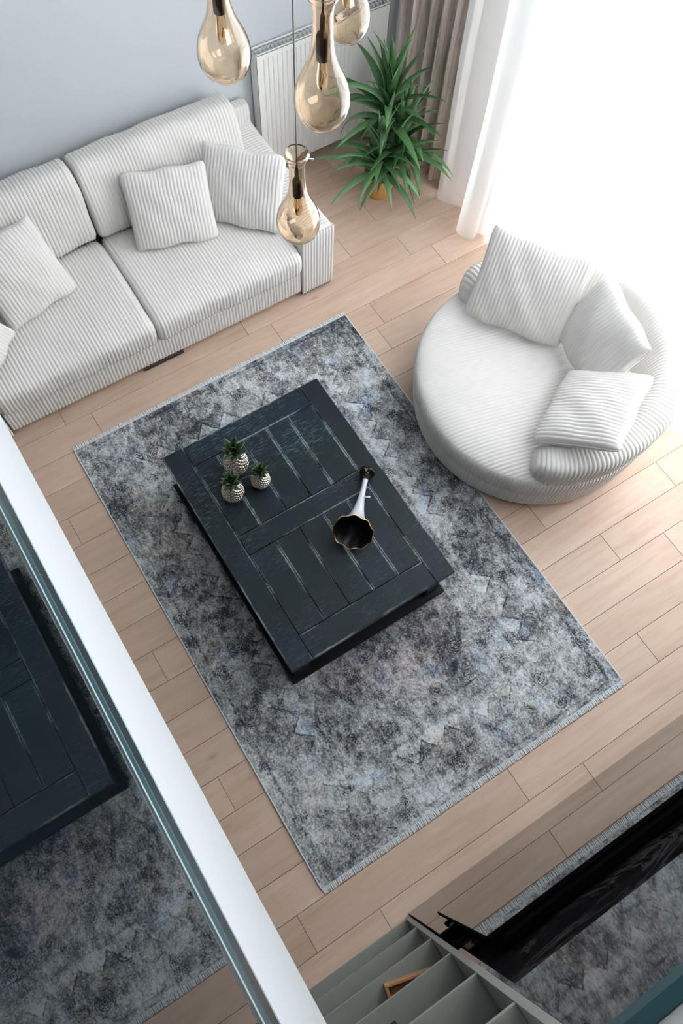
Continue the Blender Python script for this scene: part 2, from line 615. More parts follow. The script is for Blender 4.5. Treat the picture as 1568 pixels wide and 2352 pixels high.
    MAT['matt_black'] = plain('matt_black', (.0015, .0015, .0018), .9, 0, .05)
    m = NT('carved_wood')
    g = m.noise(m.coord('Object', (4, 4, 60)), 1.0, 3)
    MAT['warm_wood'] = m.set(m.mix(g, (.34, .165, .065), (.52, .28, .125)), .45)


build_materials()


# ================================================================== the room
def struct(name, mb, mat):
    return tag(mb.build(name, mat), kind='structure')


fl = struct('floor', MB().box(XL, XR, -0.80, YB, -0.14, -0.012), MAT['subfloor'])
PL, PW = 1.295, 0.193
known = {-2: .195, -1: -.164, 0: .905, 2: .154, 3: -.18, 7: -.165, 12: -.22, 13: .785, 15: .2, 16: .035, 17: .96}
plank_me = MB().box(0, PL - .0016, 0, PW - .0016, -.012, 0, .0016).build('plank', MAT['oak'], fl)
proto = plank_me
first = True
for i in range(-5, 23):
    y0 = -.0012 + PW * i
    if y0 > YB: continue
    off = known.get(i, (i * 0.431) % PL)
    k0 = math.floor((XL - off) / PL)
    x = off + k0 * PL
    while x < XR:
        a, b = max(x, XL), min(x + PL, XR)
        c, dd = max(y0, -.80), min(y0 + PW, YB)
        if b - a > .03 and dd - c > .01:
            if first:
                o = proto; first = False
            else:
                o = proto.copy(); COL.objects.link(o)
            o.location = (a, c, 0)
            o.scale = ((b - a) / PL, (dd - c) / PW, 1)
        x += PL

struct('wall_back', MB().box(XL - .2, XR + .3, YB, YB + .2, -.14, ZC), MAT['wallpaper'])
struct('wall_left', MB().box(XL - .2, XL, -.85, YB, -.14, ZC), MAT['white_paint'])
wf = MB()
wf.box(XL - .2, .305, -.95, -.75, -.14, ZC)                    # behind the bookcase niche
wf.box(.305, XR + .3, -.95, YF, -.14, W2Z0)                    # behind the television
wf.box(.305, XR + .3, -.95, YF, W2Z1, ZC)
wf.box(.305, W2X0, -.95, YF, W2Z0, W2Z1)
wf.box(W2X1, XR + .3, -.95, YF, W2Z0, W2Z1)
wf.box(XL - .2, .305, -.75, YF, 2.80, ZC)                      # above the bookcase
struct('wall_front', wf, MAT['grey_wall'])
wr = MB()
wr.box(XR, XR + .3, -.75, WIN_Y0, -.14, ZC)
wr.box(XR, XR + .3, WIN_Y1, YB, -.14, ZC)
wr.box(XR, XR + .3, WIN_Y0, WIN_Y1, -.14, WIN_Z0)
wr.box(XR, XR + .3, WIN_Y0, WIN_Y1, WIN_Z1, ZC)
struct('wall_right', wr, MAT['white_paint'])
struct('ceiling', MB().box(XL - .2, XR + .3, -.95, YB + .2, ZC, ZC + .15), MAT['ceiling_white'])

w1 = tag(link('window_1', None), kind='structure')
fx0, fx1 = XR + .10, XR + .16
fr = MB()
fr.box(fx0, fx1, WIN_Y0, WIN_Y0 + .06, WIN_Z0, WIN_Z1).box(fx0, fx1, WIN_Y1 - .06, WIN_Y1, WIN_Z0, WIN_Z1)
fr.box(fx0, fx1, WIN_Y0, WIN_Y1, WIN_Z0, WIN_Z0 + .06).box(fx0, fx1, WIN_Y0, WIN_Y1, WIN_Z1 - .06, WIN_Z1)
fr.box(fx0, fx1, WIN_Y0, WIN_Y1, 2.55, 2.63)
ym = (WIN_Y0 + WIN_Y1) / 2
fr.box(fx0, fx1, ym - .035, ym + .035, WIN_Z0, WIN_Z1)
fr.build('window_frame', MAT['white_paint'], w1)
for ya, yb in ((WIN_Y0 + .06, ym - .035), (ym + .035, WIN_Y1 - .06)):
    for za, zb in ((WIN_Z0 + .06, 2.55), (2.63, WIN_Z1 - .06)):
        MB().box(fx0 + .025, fx0 + .031, ya, yb, za, zb).build('pane', MAT['pane'], w1)

w2 = tag(link('added_fill_window', None), kind='structure')  # invented opening out of view, lets extra fill daylight into the room
fr = MB()
fr.box(W2X0, W2X0 + .06, -.80, -.74, W2Z0, W2Z1).box(W2X1 - .06, W2X1, -.80, -.74, W2Z0, W2Z1)
fr.box(W2X0, W2X1, -.80, -.74, W2Z0, W2Z0 + .06).box(W2X0, W2X1, -.80, -.74, W2Z1 - .06, W2Z1)
fr.build('window_frame', MAT['white_paint'], w2)
MB().box(W2X0 + .06, W2X1 - .06, -.775, -.769, W2Z0 + .06, W2Z1 - .06).build('pane', MAT['pane'], w2)

# mezzanine: slab whose white fascia faces the void, glass balustrade on its edge
sl = MB().box(XL, XG, YF, YB, 2.425, 3.09)
struct('mezzanine_slab', sl, MAT['plaster'])
bal = thing('glass_balustrade', 'dark reflective glass balustrade on teal channel above the white mezzanine edge', 'balustrade', (XG, 2.0, 3.09))
GY0, GY1 = YF + .01 - 2.0, YB - .01 - 2.0
MB().box(-.075, -.004, GY0, GY1, .0, .012).build('base_plate', MAT['plaster'], bal)
MB().box(-.070, .000, GY0, GY1, .012, .085, .002).build('lower_channel', MAT['teal_dark'], bal)
MB().box(-.066, -.001, GY0, GY1, .085, .132, .002).build('upper_channel', MAT['teal_metal'], bal)
MB().box(-.064, .0002, GY0, GY1, .132, .139, .002).build('seal_strip', MAT['light_seal'], bal)
MB().box(-.062, -.001, GY0, GY1, .139, .166, .002).build('glazing_bead', MAT['teal_dark'], bal)
for a, b in ((GY0, -.90), (-.885, .60), (.615, GY1)):
    MB().box(-.024, -.002, a, b, .166, 1.10).build('glass_pane', MAT['dark_glass'], bal)

# stone cladding with teal top edge behind the television
st = thing('wall_cladding', 'polished dark stone wall cladding behind the television', 'wall panel', (1.85, -.30, 0))
MB().box(.306 - 1.85, XR - 1.85, -.052, -.027, 1.06, 2.690).build('stone_panel', MAT['stone'], st)
MB().box(.306 - 1.85, XR - 1.85, -.052, .013, 0, 1.055, .002).build('stone_plinth', MAT['stone'], st)
MB().box(.306 - 1.85, XR - 1.85, -.052, .012, 1.055, 1.060).build('dark_reflection_ledge', MAT['matt_black'], st)  # its black stands in for the television's dark reflection in the stone
MB().box(.306 - 1.85, XR - 1.85, -.052, -.024, 2.690, 2.697).build('light_line', MAT['light_seal'], st)
MB().box(.306 - 1.85, XR - 1.85, -.052, -.021, 2.697, 2.745).build('top_edge', MAT['teal_metal'], st)

# ================================================================== television
TX0, TX1, TZ0, TZ1, TY = .362, 2.06, .785, 1.775, -.258
tv = thing('television', 'large flat black television mounted on the dark stone cladding', 'television', ((TX0 + TX1) / 2, -.28, TZ0))
hx, hh = (TX1 - TX0) / 2, TZ1 - TZ0
ty = TY + .28
MB().box(-hx + .004, hx - .004, ty - .004, ty, .004, hh - .004).build('screen', MAT['screen'], tv)
b = MB()
b.box(-hx, -hx + .004, ty - .012, ty + .0005, 0, hh).box(hx - .004, hx, ty - .012, ty + .0005, 0, hh)
b.box(-hx, hx, ty - .012, ty + .0005, 0, .004).box(-hx, hx, ty - .012, ty + .0005, hh - .004, hh)
b.build('bezel', MAT['matt_black'], tv)
MB().box(-hx + .02, hx - .02, ty - .062, ty - .004, .30, hh - .002, .03).build('back_housing', MAT['matt_black'], tv)

# ================================================================== bookcase
BX0, BX1, BY0, BY1, BH = -.92, .300, -.70, -.297, 2.79
bc = thing('bookcase', 'tall grey open bookcase built in beside the stone wall', 'bookcase', ((BX0 + BX1) / 2, -.5, 0))
cx, cy = (BX0 + BX1) / 2, -.5
MB().box(BX1 - .022 - cx, BX1 - cx, BY0 - cy, BY1 - cy, 0, BH, .001).build('side_panel', MAT['cabinet_grey'], bc)
MB().box(BX0 - cx, BX0 + .022 - cx, BY0 - cy, BY1 - cy, 0, BH, .001).build('side_panel', MAT['cabinet_grey'], bc)
MB().box(BX0 + .022 - cx, BX1 - .022 - cx, BY0 - cy, BY0 + .012 - cy, 0, BH).build('back_panel', MAT['cabinet_grey'], bc)
MB().box(BX0 + .022 - cx, BX1 - .022 - cx, BY1 - .05 - cy, BY1 - .006 - cy, 0, .045).build('plinth', MAT['cabinet_grey'], bc)
SHELVES = [.065, .476, .946, 1.411, 1.865, 2.323, BH]
for z in SHELVES:
    MB().box(BX0 + .022 - cx, BX1 - .022 - cx, BY0 + .012 - cy, BY1 - .002 - cy, z - .020, z, .001).build('shelf', MAT['cabinet_grey'], bc)
# things on the shelves
wb = thing('wooden_tray', 'warm brown wooden tray lying on a grey bookcase shelf', 'tray', (.11, -.43, .946), -.26)
MB().box(-.095, .095, -.10, .085, 0, .010, .002).build('tray_bottom', MAT['warm_wood'], wb)
for bx in ((-.095, .095, .073, .085), (-.095, .095, -.10, -.088), (-.095, -.083, -.088, .073), (.083, .095, -.088, .073)):
    MB().box(*bx, .010, .055, .002).build('tray_side', MAT['warm_wood'], wb)
kb = thing('black_box', 'small black box on a shelf near the white mezzanine edge', 'box', (-.02, -.385, 1.411))
MB().box(-.04, .04, -.035, .03, 0, .055, .003).build('box_body', MAT['black_plastic'], kb)
MB().box(-.042, .042, -.037, .032, .055, .072, .003).build('lid', MAT['black_plastic'], kb)

# ================================================================== rug
rug = MB()
RW, RL = 1.953, 2.921
rug.box(0, RW, .032, RL - .032, .0005, .010, .003)
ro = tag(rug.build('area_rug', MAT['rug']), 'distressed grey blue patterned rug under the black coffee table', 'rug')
for ysgn, y0 in ((-1, .034), (1, RL - .034)):
    f = MB()
    nT = 210
    for k in range(nT):
        x = RW * (k + .5) / nT + random.uniform(-.001, .001)
        w = RW / nT * .47
        ln = random.uniform(.026, .036)
        sk = random.uniform(-.003, .003)
        ya, yb = y0, y0 + ysgn * ln
        f.add([(x - w, ya, .001), (x + w, ya, .001), (x + w * .8 + sk, yb, .001), (x - w * .8 + sk, yb, .001),
               (x - w, ya, .009), (x + w, ya, .009), (x + w * .7 + sk, yb, .005), (x - w * .7 + sk, yb, .005)],
              [(0, 3, 2, 1), (4, 5, 6, 7), (0, 1, 5, 4), (1, 2, 6, 5), (2, 3, 7, 6), (3, 0, 4, 7)])
    tag(f.build('fringe', MAT['fringe'], ro), kind='stuff')
for x in (.0, RW):
    MB().box(x - .004, x + .004, .034, RL - .034, .001, .011, .002).build('bound_edge', MAT['fringe'], ro)

# ================================================================== coffee table
X0, X1, Y0, Y1, ZT = .393, 1.395, .956, 2.347, .42
ct = thing('coffee_table', 'black saw-marked wooden coffee table standing on the rug', 'table', ((X0 + X1) / 2, (Y0 + Y1) / 2, .010))
cx, cy, cz = ct.location
g = .0013
boards = [(X0, .520, Y0, Y1), (1.277, X1, Y0, Y1), (.520, 1.277, Y0, 1.097), (.520, 1.277, 2.21, Y1), (.520, 1.277, 1.600, 1.722)]
ja = [.520, .660, .823, .978, 1.114, 1.277]
jb = [.520, .677, .826, .975, 1.127, 1.277]
for j in range(5):
    boards.append((ja[j], ja[j + 1], 1.722, 2.21))
    boards.append((jb[j], jb[j + 1], 1.097, 1.600))
for a, b, c, d in boards:
    MB().box(a + g - cx, b - g - cx, c + g - cy, d - g - cy, ZT - .034 - cz, ZT - cz, .0022).build('top_board', MAT['black_oak' if d - c > b - a else 'black_oak_cross'], ct)
MB().box(X0 + .012 - cx, X1 - .012 - cx, Y0 + .012 - cy, Y1 - .012 - cy, ZT - .044 - cz, ZT - .030 - cz).build('under_panel', MAT['black_wood_plain'], ct)
for a, b, c, d in ((X0 + .05, X1 - .05, Y0 + .05, Y0 + .075), (X0 + .05, X1 - .05, Y1 - .075, Y1 - .05), (X0 + .05, X0 + .075, Y0 + .075, Y1 - .075), (X1 - .075, X1 - .05, Y0 + .075, Y1 - .075)):
    MB().box(a - cx, b - cx, c - cy, d - cy, ZT - .12 - cz, ZT - .044 - cz).build('apron', MAT['black_wood_plain'], ct)
for x in (X0 + .035, X1 - .125):
    for y in (Y0 + .035, Y1 - .125):
        MB().box(x - cx, x + .09 - cx, y - cy, y + .09 - cy, .075 - cz, ZT - .044 - cz, .003).build('leg', MAT['black_wood_plain'], ct)
MB().box(X0 + .005 - cx, X1 - .005 - cx, Y0 + .005 - cy, Y1 - .005 - cy, .045 - cz, .075 - cz, .003).build('lower_shelf', MAT['black_wood_plain'], ct)
for x in (X0 + .02, X1 - .10):
    for y in (Y0 + .02, Y1 - .10):
        MB().box(x - cx, x + .08 - cx, y - cy, y + .08 - cy, .010 - cz, .045 - cz, .002).build('foot', MAT['black_wood_plain'], ct)


# ------------------------------------------------------------------ silver pineapples
def leaf_blade(length, width, lean, curl, n=7, thick=.0012, fold=.25):
    """a closed pointed blade from the origin: rises and leans along +x"""
    vs, fs = [], []
    p = Vector((0, 0, 0))
    ang = lean
    st_ = length / (n - 1)
    for k in range(n):
        t = k / (n - 1)
        w = width * .5 * (0.55 + 1.35 * t if t < .33 else 1.0 - ((t - .33) / .67) ** 1.7) + .0004
        dirv = Vector((math.sin(ang), 0, math.cos(ang)))
        nor = Vector((-math.cos(ang), 0, math.sin(ang)))
        for sy in (-1, 0, 1):
            q = p + Vector((0, sy * w, 0)) + nor * (fold * w * abs(sy))
            vs.append(q + nor * thick)
        for sy in (-1, 0, 1):
            q = p + Vector((0, sy * w, 0)) + nor * (fold * w * abs(sy))
            vs.append(q - nor * thick)
        p = p + dirv * st_
        ang += curl / (n - 1)
    for k in range(n - 1):
        a, b = k * 6, k * 6 + 6
        fs += [(a, a + 1, b + 1, b), (a + 1, a + 2, b + 2, b + 1), (a + 3, b + 3, b + 4, a + 4), (a + 4, b + 4, b + 5, a + 5),
               (a, b, b + 3, a + 3), (a + 2, a + 5, b + 5, b + 2)]
    e = (n - 1) * 6
    fs += [(0, 3, 4, 1), (1, 4, 5, 2), (e, e + 1, e + 4, e + 3), (e + 1, e + 2, e + 5, e + 4)]
    return vs, fs


def pineapple(label, x, y, r, h, crown, rz):
    t = thing('pineapple_ornament', label, 'ornament', (x, y, ZT + .0005), rz, 'silver pineapple ornaments')
    n_t, n_z = 144, 90
    th = np.linspace(0, 2 * PI, n_t, endpoint=False)
    u = np.linspace(0, 1, n_z)
    prof = r * (np.sin(PI * np.clip(u * .93 + .055, 0, 1)) ** .55)
    prof = prof * (1 - .10 * (u - .35))
    T, Uu = np.meshgrid(th, u, indexing='ij')
    R_ = np.repeat(prof[None], n_t, 0)
    ka, kz = 12, 9
    # diamond scales on two crossing spirals
    s1 = (T / (2 * PI) * ka + Uu * kz) % 1.0
    s2 = (T / (2 * PI) * ka - Uu * kz) % 1.0
    bumpv = np.minimum(np.minimum(s1, 1 - s1), np.minimum(s2, 1 - s2)) * 2
    bumpv = np.clip(bumpv * 1.9, 0, 1) ** .7
    R_ = R_ * .93 + r * .17 * bumpv * np.sin(PI * Uu) ** .3
    P = np.stack([R_ * np.cos(T), R_ * np.sin(T), h * Uu], -1)
    body = grids_obj('body', [(P[:, ::1], True, False)], MAT['silver'], t)
    MB().lathe([(0.0, 0.0), (r * .42, 0.0), (r * .45, .006)], 20).build('base', MAT['silver'], t)
    MB().lathe([(r * .40, h * .985), (r * .2, h * 1.0), (0.0005, h * 1.01)], 20).build('cap', MAT['silver'], t)
    k = 0
    for ring, (nl, lean, ln) in enumerate(((8, 1.15, .62), (7, .75, .80), (6, .40, 1.0), (3, .12, 1.05))):
        for j in range(nl):
            vs, fs = leaf_blade(crown * ln, r * .50, lean, .35, 5, .0015, .3)
            M = Matrix.Rotation(2 * PI * (j + .5 * ring) / nl + .3 * ring, 4, 'Z')
            lo_ = MB().add([M @ v for v in vs], fs, True).build('crown_leaf', MAT['pine_leaf'], t)
            lo_.location = (0, 0, h * .97 + ring * .004)
            k += 1
    return t


pineapple('tallest silver pineapple ornament with green crown, at the back of the three', .712, 2.065, .064, .205, .115, .2)
pineapple('middle-sized silver pineapple ornament standing in front of the tallest one', .618, 1.935, .057, .165, .095, 1.1)
pineapple('smallest silver pineapple ornament, turned towards the middle of the table', .780, 1.925, .050, .130, .080, 2.0)

# ------------------------------------------------------------------ horn ornament
foot_p, mouth_p = Vector((1.272, 1.638, .472)), Vector((1.036, 1.397, .536))
ho = thing('horn_ornament', 'white horn-shaped ornament with black scalloped mouth and gold rim on the table', 'ornament', (1.15, 1.5, ZT))
ax = (mouth_p - foot_p)
hl = ax.length
ax.normalize()
ux = ax.cross(Vector((0, 0, 1))).normalized()
uy = ux.cross(ax).normalized()
prof_out = [(.016, .0), (.013, .035), (.015, .07), (.020, .12), (.028, .17), (.040, .22), (.058, .265), (.082, .30), (.097, hl * .965), (.107, hl)]


mid_p = Vector((1.125, 1.487, .462))
mouth_p = Vector((1.022, 1.383, .555))


def horn(prof, scal, n=72):
    P = np.zeros((len(prof), n, 3))
    for i, (r, a) in enumerate(prof):
        s_ = a / hl
        c = foot_p * (1 - s_) ** 2 + mid_p * (2 * s_ * (1 - s_)) + mouth_p * s_ ** 2
        d_ = ((mid_p - foot_p) * (1 - s_) + (mouth_p - mid_p) * s_).normalized()
        e1 = d_.cross(Vector((0, 0, 1))).normalized()
        e2 = e1.cross(d_).normalized()
        for j in range(n):
            t = 2 * PI * j / n
            w = (r / .107) ** 9 * scal
            rr = r * (1 + .032 * w * math.cos(9 * t))
            P[i, j] = c + d_ * (.008 * w * math.cos(9 * t + 1.5)) + e1 * (rr * math.cos(t)) + e2 * (rr * math.sin(t)) - Vector(ho.location)
    return P


outer = horn(prof_out, 1)
inner = horn([(max(r - .004, .004), a) for r, a in prof_out], 1)
grids_obj('horn_body', [(outer[:, ::-1], False, True)], MAT['porcelain'], ho)
grids_obj('horn_lining', [(inner, False, True)], MAT['black_glaze'], ho)
mn = (mouth_p - mid_p).normalized()
rim = np.stack([outer[-1] * 1.0, outer[-1] + np.array(mn) * .004, inner[-1] + np.array(mn) * .004, inner[-1]])
grids_obj('gold_rim', [(rim, False, True)], MAT['gold'], ho)
fp = [(.016, .012), (.018, -.004), (.026, -.018), (.044, -.034), (.047, -.042), (.045, -.050), (.020, -.052), (.001, -.052)]
P = np.zeros((len(fp), 8, 3))
for i, (r, a) in enumerate(fp):
    for j in range(8):
        t = 2 * PI * (j + .5) / 8
        P[i, j] = foot_p + ax * a + ux * (r * math.cos(t)) + uy * (r * math.sin(t)) - Vector(ho.location)
foot_o = grids_obj('foot', [(P, False, True)], MAT['black_glaze'], ho, smooth=False)
gd = MB()
for k in range(9):
    q = foot_p + ax * random.uniform(-.040, -.012) - Vector(ho.location)
    t = random.uniform(.9, 2.2)
    r = .050 * (1 - (q - (foot_p - Vector(ho.location))).dot(ax) * -1 * -8)
    a_ = (q + Vector(ho.location) - foot_p).dot(ax)
    r = .020 + (-a_ - .012) / .026 * .026
    c = q + ux * (r * math.cos(t)) + uy * (r * math.sin(t))
    s_ = random.uniform(.003, .006)
    gd.add([c + Vector(v) * s_ for v in ((1, 0, 0), (-1, 0, 0), (0, 1, 0), (0, -1, 0), (0, 0, 1), (0, 0, -1))],
           [(0, 2, 4), (2, 1, 4), (1, 3, 4), (3, 0, 4), (2, 0, 5), (1, 2, 5), (3, 1, 5), (0, 3, 5)])
tag(gd.build('gold_relief', MAT['gold'], foot_o), 'gold relief on the black foot')
MB().tube([Vector((1.195, 1.535, .505)) - Vector(ho.location), Vector((1.222, 1.522, .500)) - Vector(ho.location)], .005).build('side_knob', MAT['porcelain'], ho)

# ================================================================== sofa
CORD = MAT['cord']
so = thing('corduroy_sofa', 'ivory wide-wale corduroy two-seat sofa against the grey-blue wall', 'sofa', (0, 0, 0))
SX0, SX1 = -.50, 2.03
AR = .245
p, q = rrect(.54, .125, 9)
sweep('base', CORD, so, 'x', SX0 + AR, SX1 - AR, (p, q), (3.705, .155), e=.02, wob=.001)
xm = .765
for a, b, sd in ((SX0 + AR, xm, 0.3), (xm, SX1 - AR, 1.9)):
    p, q = rrect(.40, .105, 5.0, 72, .022)
    sweep('seat_cushion', CORD, so, 'x', a + .003, b - .003, (p, q), (3.53, .345), e=.055, wob=.004, seed=sd)
for a, b, sd in ((SX0 + AR, xm, 4.3), (xm, SX1 - AR + .04, 7.7)):
    p, q = rrect(.135, .245, 3.6, 72)
    sweep('back_cushion', CORD, so, 'x', a + .004, b - .004, (p, q), (4.015, .665), tilt=-.30, e=.045, wob=.007, seed=sd)
p, q = rrect(.05, .33, 8)
sweep('back_frame', CORD, so, 'x', SX0 + .02, SX1 - .02, (p, q), (4.205, .365), e=.03, wob=.001)
for x0, x1 in ((SX0, SX0 + AR), (SX1 - AR, SX1)):
    p, q = rrect(AR / 2 - .002, .265, 7.0, 72)
    arm_o = sweep('armrest', CORD, so, 'y', 3.165, 4.255, (p, q), ((x0 + x1) / 2, .295), e=.03, wob=.002, seed=x0)
    # front facing of the arm, its wales run upright
    nx = int((x1 - x0) / PITCH * 6)
    ux_ = np.linspace(x0 + .006, x1 - .006, nx)
    uz_ = np.linspace(.035, .552, 20)
    Xg, Zg = np.meshgrid(ux_, uz_, indexing='ij')
    ed = np.minimum(np.minimum(Xg - x0, x1 - Xg) / .02, np.minimum(Zg - .03, .556 - Zg) / .02)
    Yg = 3.168 - .014 * np.clip(ed, 0, 1) ** .5 - ribs(Xg)
    front = np.stack([Xg, Yg, Zg], -1)
    back = np.stack([Xg, np.full_like(Xg, 3.176), Zg], -1)
    grids_obj('arm_front', [(front, False, False), (back[:, ::-1], False, False)], CORD, arm_o)
for x in (SX0 + .12, SX1 - .12, xm):
    w = .11 if x != xm else .14
    MB().box(x - w, x + w, 3.178, 3.25, .0, .036, .003).build('foot', MAT['dark_foot'], so)
    MB().box(x - w, x + w, 4.15, 4.225, .0, .036, .003).build('foot', MAT['dark_foot'], so)


# ------------------------------------------------------------------ pillows
def pillow(label, group, BL, BR, TL, T=.085, seed=0.0, push=0.0):
    BL, BR, TL = map(Vector, (BL, BR, TL))
    ex_ = BR - BL
    W_ = ex_.length
    ex_.normalize()
    ey_ = TL - BL
    ey_ = ey_ - ex_ * ey_.dot(ex_)
    H_ = ey_.length
    ey_.normalize()
    ez_ = ex_.cross(ey_)
    cen = BL + ex_ * W_ / 2 + ey_ * H_ / 2 + ez_ * push
    root = thing('throw_pillow', label, 'pillow', cen, 0, group)
    root.rotation_euler = Matrix((ex_, ey_, ez_)).transposed().to_euler()
    nu, nv = int(W_ / PITCH * 6.5), 44
    u = np.linspace(-1, 1, nu)
    v = np.sin(np.linspace(-PI / 2, PI / 2, nv))
    Ug, Vg = np.meshgrid(u, v, indexing='ij')
    xs = W_ / 2 * Ug * (1 - PINCH * (1 - Vg ** 2)) * (1 - .05 * np.abs(Ug * Vg) ** 8)
    ys = H_ / 2 * Vg * (1 - PINCH * (1 - Ug ** 2)) * (1 - .05 * np.abs(Ug * Vg) ** 8)
    tk = T * ((1 - Ug ** 2) * (1 - Vg ** 2) + 1e-9) ** .40
    fade = np.clip(((1 - np.abs(Ug)) * (1 - np.abs(Vg))) * 40, 0, 1)
    gs_ = []
    for sg in (1, -1):
        Pg = np.stack([xs, ys, sg * tk], -1)
        rp = ripple(Pg * 1.6, .006, seed + sg * 2.2) * np.clip(tk / T, 0, 1)
        Pg[..., 2] += sg * (rp + fade * (ribs(xs) + AMP * .5) * .95)
        # pull ripples along the seams
        Pg[..., 0] += .004 * np.sin(9 * Vg + seed) * (1 - Ug ** 2) * .5
        Pg[..., 1] += .006 * np.sin(7 * Ug + seed * 2) * (np.abs(Vg) ** 3)
        gs_.append((Pg if sg > 0 else Pg[:, ::-1], False, False))
    cover = grids_obj('pillow_cover', gs_, CORD, root)
    # piped seam around the edge
    k = 60
    ring = []
    for t in np.linspace(-1, 1, k)[:-1]: ring.append((t, -1))
    for t in np.linspace(-1, 1, k)[:-1]: ring.append((1, t))
    for t in np.linspace(1, -1, k)[:-1]: ring.append((t, 1))
    for t in np.linspace(1, -1, k): ring.append((-1, t))
    pts = [(W_ / 2 * a * (1 - PINCH * (1 - b * b)) * (1 - .05 * abs(a * b) ** 8) * .995, H_ / 2 * b * (1 - PINCH * (1 - a * a)) * (1 - .05 * abs(a * b) ** 8) * .995 + .006 * math.sin(7 * a + seed * 2) * abs(b) ** 3, 0) for a, b in ring]
    MB().tube(pts, .0038, 6).build('piped_seam', CORD, root)
    return root


PG = 'throw pillows on the sofa'
pillow('ivory corduroy pillow in the middle of the right sofa seat, top dented', PG, (.915, 3.655, .465), (1.40, 3.50, .465), (1.01, 3.905, .83), .085, .4, .02)
pillow('ivory corduroy pillow leaning in the sofa corner beside the armrest', PG, (1.37, 3.70, .465), (1.74, 3.33, .465), (1.50, 3.90, .87), .075, 1.7, .02)
pillow('ivory corduroy pillow on the left sofa seat against the back cushion', PG, (.03, 3.49, .465), (.49, 3.60, .465), (.03, 3.80, .84), .085, 3.1, .02)
pillow('ivory corduroy pillow at the left end of the sofa, only its corner showing', PG, (-.235, 3.14, .50), (.055, 3.44, .53), (-.43, 3.36, .79), .06, 5.1, .0)

# ================================================================== round swivel chair
RCX, RCY, RR = 2.562, 1.712, .725
PHI = math.radians(-17)
rc = thing('round_armchair', 'round ivory corduroy armchair by the sheer curtain', 'armchair', (RCX, RCY, 0), PHI)
# seat: wales run from front to back (local x)
nb = int(2 * (RR + .012) / PITCH * 6)
bb = np.sin(np.linspace(-PI / 2, PI / 2, 11))
R1 = RR + .012
b_ = np.linspace(-R1 * .9995, R1 * .9995, nb)
rowsv = np.sin(np.linspace(-PI / 2, PI / 2, 64))
Bg = np.repeat(b_[:, None], 64, 1)
Ag = np.sqrt(R1 ** 2 - Bg ** 2) * rowsv[None]
rho = np.sqrt(Ag ** 2 + Bg ** 2) / R1
Zs = .395 + .060 * np.sqrt(np.clip(1 - rho ** 7, 0, 1)) - .035 * (rho ** 2)
Pseat = np.stack([Ag, Bg, Zs + ripple(np.stack([Ag, Bg, Zs], -1), .003, 1.0) + ribs(Bg) * np.clip((1 - rho) * 60, .25, 1)], -1)
grids_obj('seat_cushion', [(Pseat[:, ::-1], False, False)], CORD, rc)
# drum below, wales upright
nth = int(2 * PI * RR / PITCH) * 6
pitch_t = 2 * PI / int(2 * PI * RR / PITCH)
th = np.linspace(0, 2 * PI, nth, endpoint=False)
pz = np.array([.375, .360, .33, .28, .235, .222, .212, .17, .11, .06, .035, .028, .028])
pr = np.array([RR + .006, RR + .015, RR + .018, RR + .016, RR + .010, RR + .000, RR + .006, RR + .004, RR - .002, RR - .010, RR - .022, RR - .05, .3])
Tg = np.repeat(th[:, None], len(pz), 1)
rg = pr[None] + AMP * (np.abs(np.sin(PI * Tg / pitch_t)) ** .75 - .5) * (pr[None] > .6)
Pd = np.stack([rg * np.cos(Tg), rg * np.sin(Tg), np.repeat(pz[None], nth, 0)], -1)
grids_obj('drum', [(Pd[:, ::-1], True, False)], CORD, rc)
MB().lathe([(.001, .0), (RR - .15, .0), (RR - .15, .028), (.001, .028)], 48, smooth=False).build('swivel_base', MAT['dark_foot'], rc)
# wrapping backrest
HS = math.radians(117)
arc = np.linspace(-HS, HS, int(2 * HS * .64 / PITCH) * 6)
m_ = 60
p, q = rrect(1.0, 1.0, 3.2, m_)
d_ = (HS - np.abs(arc)) * .63 / .13
se = np.where(d_ >= 1, 1, np.sqrt(np.clip(1 - (1 - np.clip(d_, 0, 1)) ** 2.2, 0, 1)))
top = .575 + .165 * np.cos(arc * .74) ** 2
bot = .24
hw = .112 * (.25 + .75 * se)
cenr = RR + .012 - .112
hz = (top - bot) / 2 * (.55 + .45 * se)
zc_ = bot + (top - bot) / 2 * (.55 + .45 * se)
Rg = cenr + hw[:, None] * p[None]
Zg = zc_[:, None] + hz[:, None] * q[None]
Rg = Rg + .05 * np.clip((Zg - .40) / .25, 0, 1) * 1.05
Ag = np.repeat(arc[:, None], m_, 1)
Pb = np.stack([Rg * np.cos(Ag), Rg * np.sin(Ag), Zg], -1)
Nb = normals(Pb, False, True)
Cb = Pb.mean(axis=1, keepdims=True)
Nb *= np.sign(((Pb - Cb) * Nb).sum())
step_a = 2 * HS / (int(2 * HS * .64 / PITCH))
Pb = Pb + Nb * (ripple(Pb, .004, 2.0) + AMP * (np.abs(np.sin(PI * Ag / step_a)) ** .75 - .5))[..., None]
c0 = np.repeat(Pb[:1].mean(axis=1, keepdims=True), m_, 1)
c1 = np.repeat(Pb[-1:].mean(axis=1, keepdims=True), m_, 1)
Pb = np.concatenate([c0, Pb, c1], 0)
grids_obj('backrest', [(Pb, False, True)], CORD, rc)

CG = 'throw pillows on the round armchair'
pillow('large ivory corduroy pillow at the far end of the round armchair', CG, (2.350, 2.245, .475), (2.690, 1.740, .475), (2.630, 2.390, .93), .075, .9, .0)
pillow('ivory corduroy pillow between the other two, leaning on the armchair back', CG, (2.750, 1.880, .500), (2.615, 1.360, .500), (2.960, 1.835, .925), .080, 2.7, .0)
pillow('ivory corduroy pillow lying tilted over the near arm of the round armchair', CG, (2.145, 1.330, .530), (2.615, 1.585, .530), (2.430, 1.005, .810), .080, 4.4, .0)

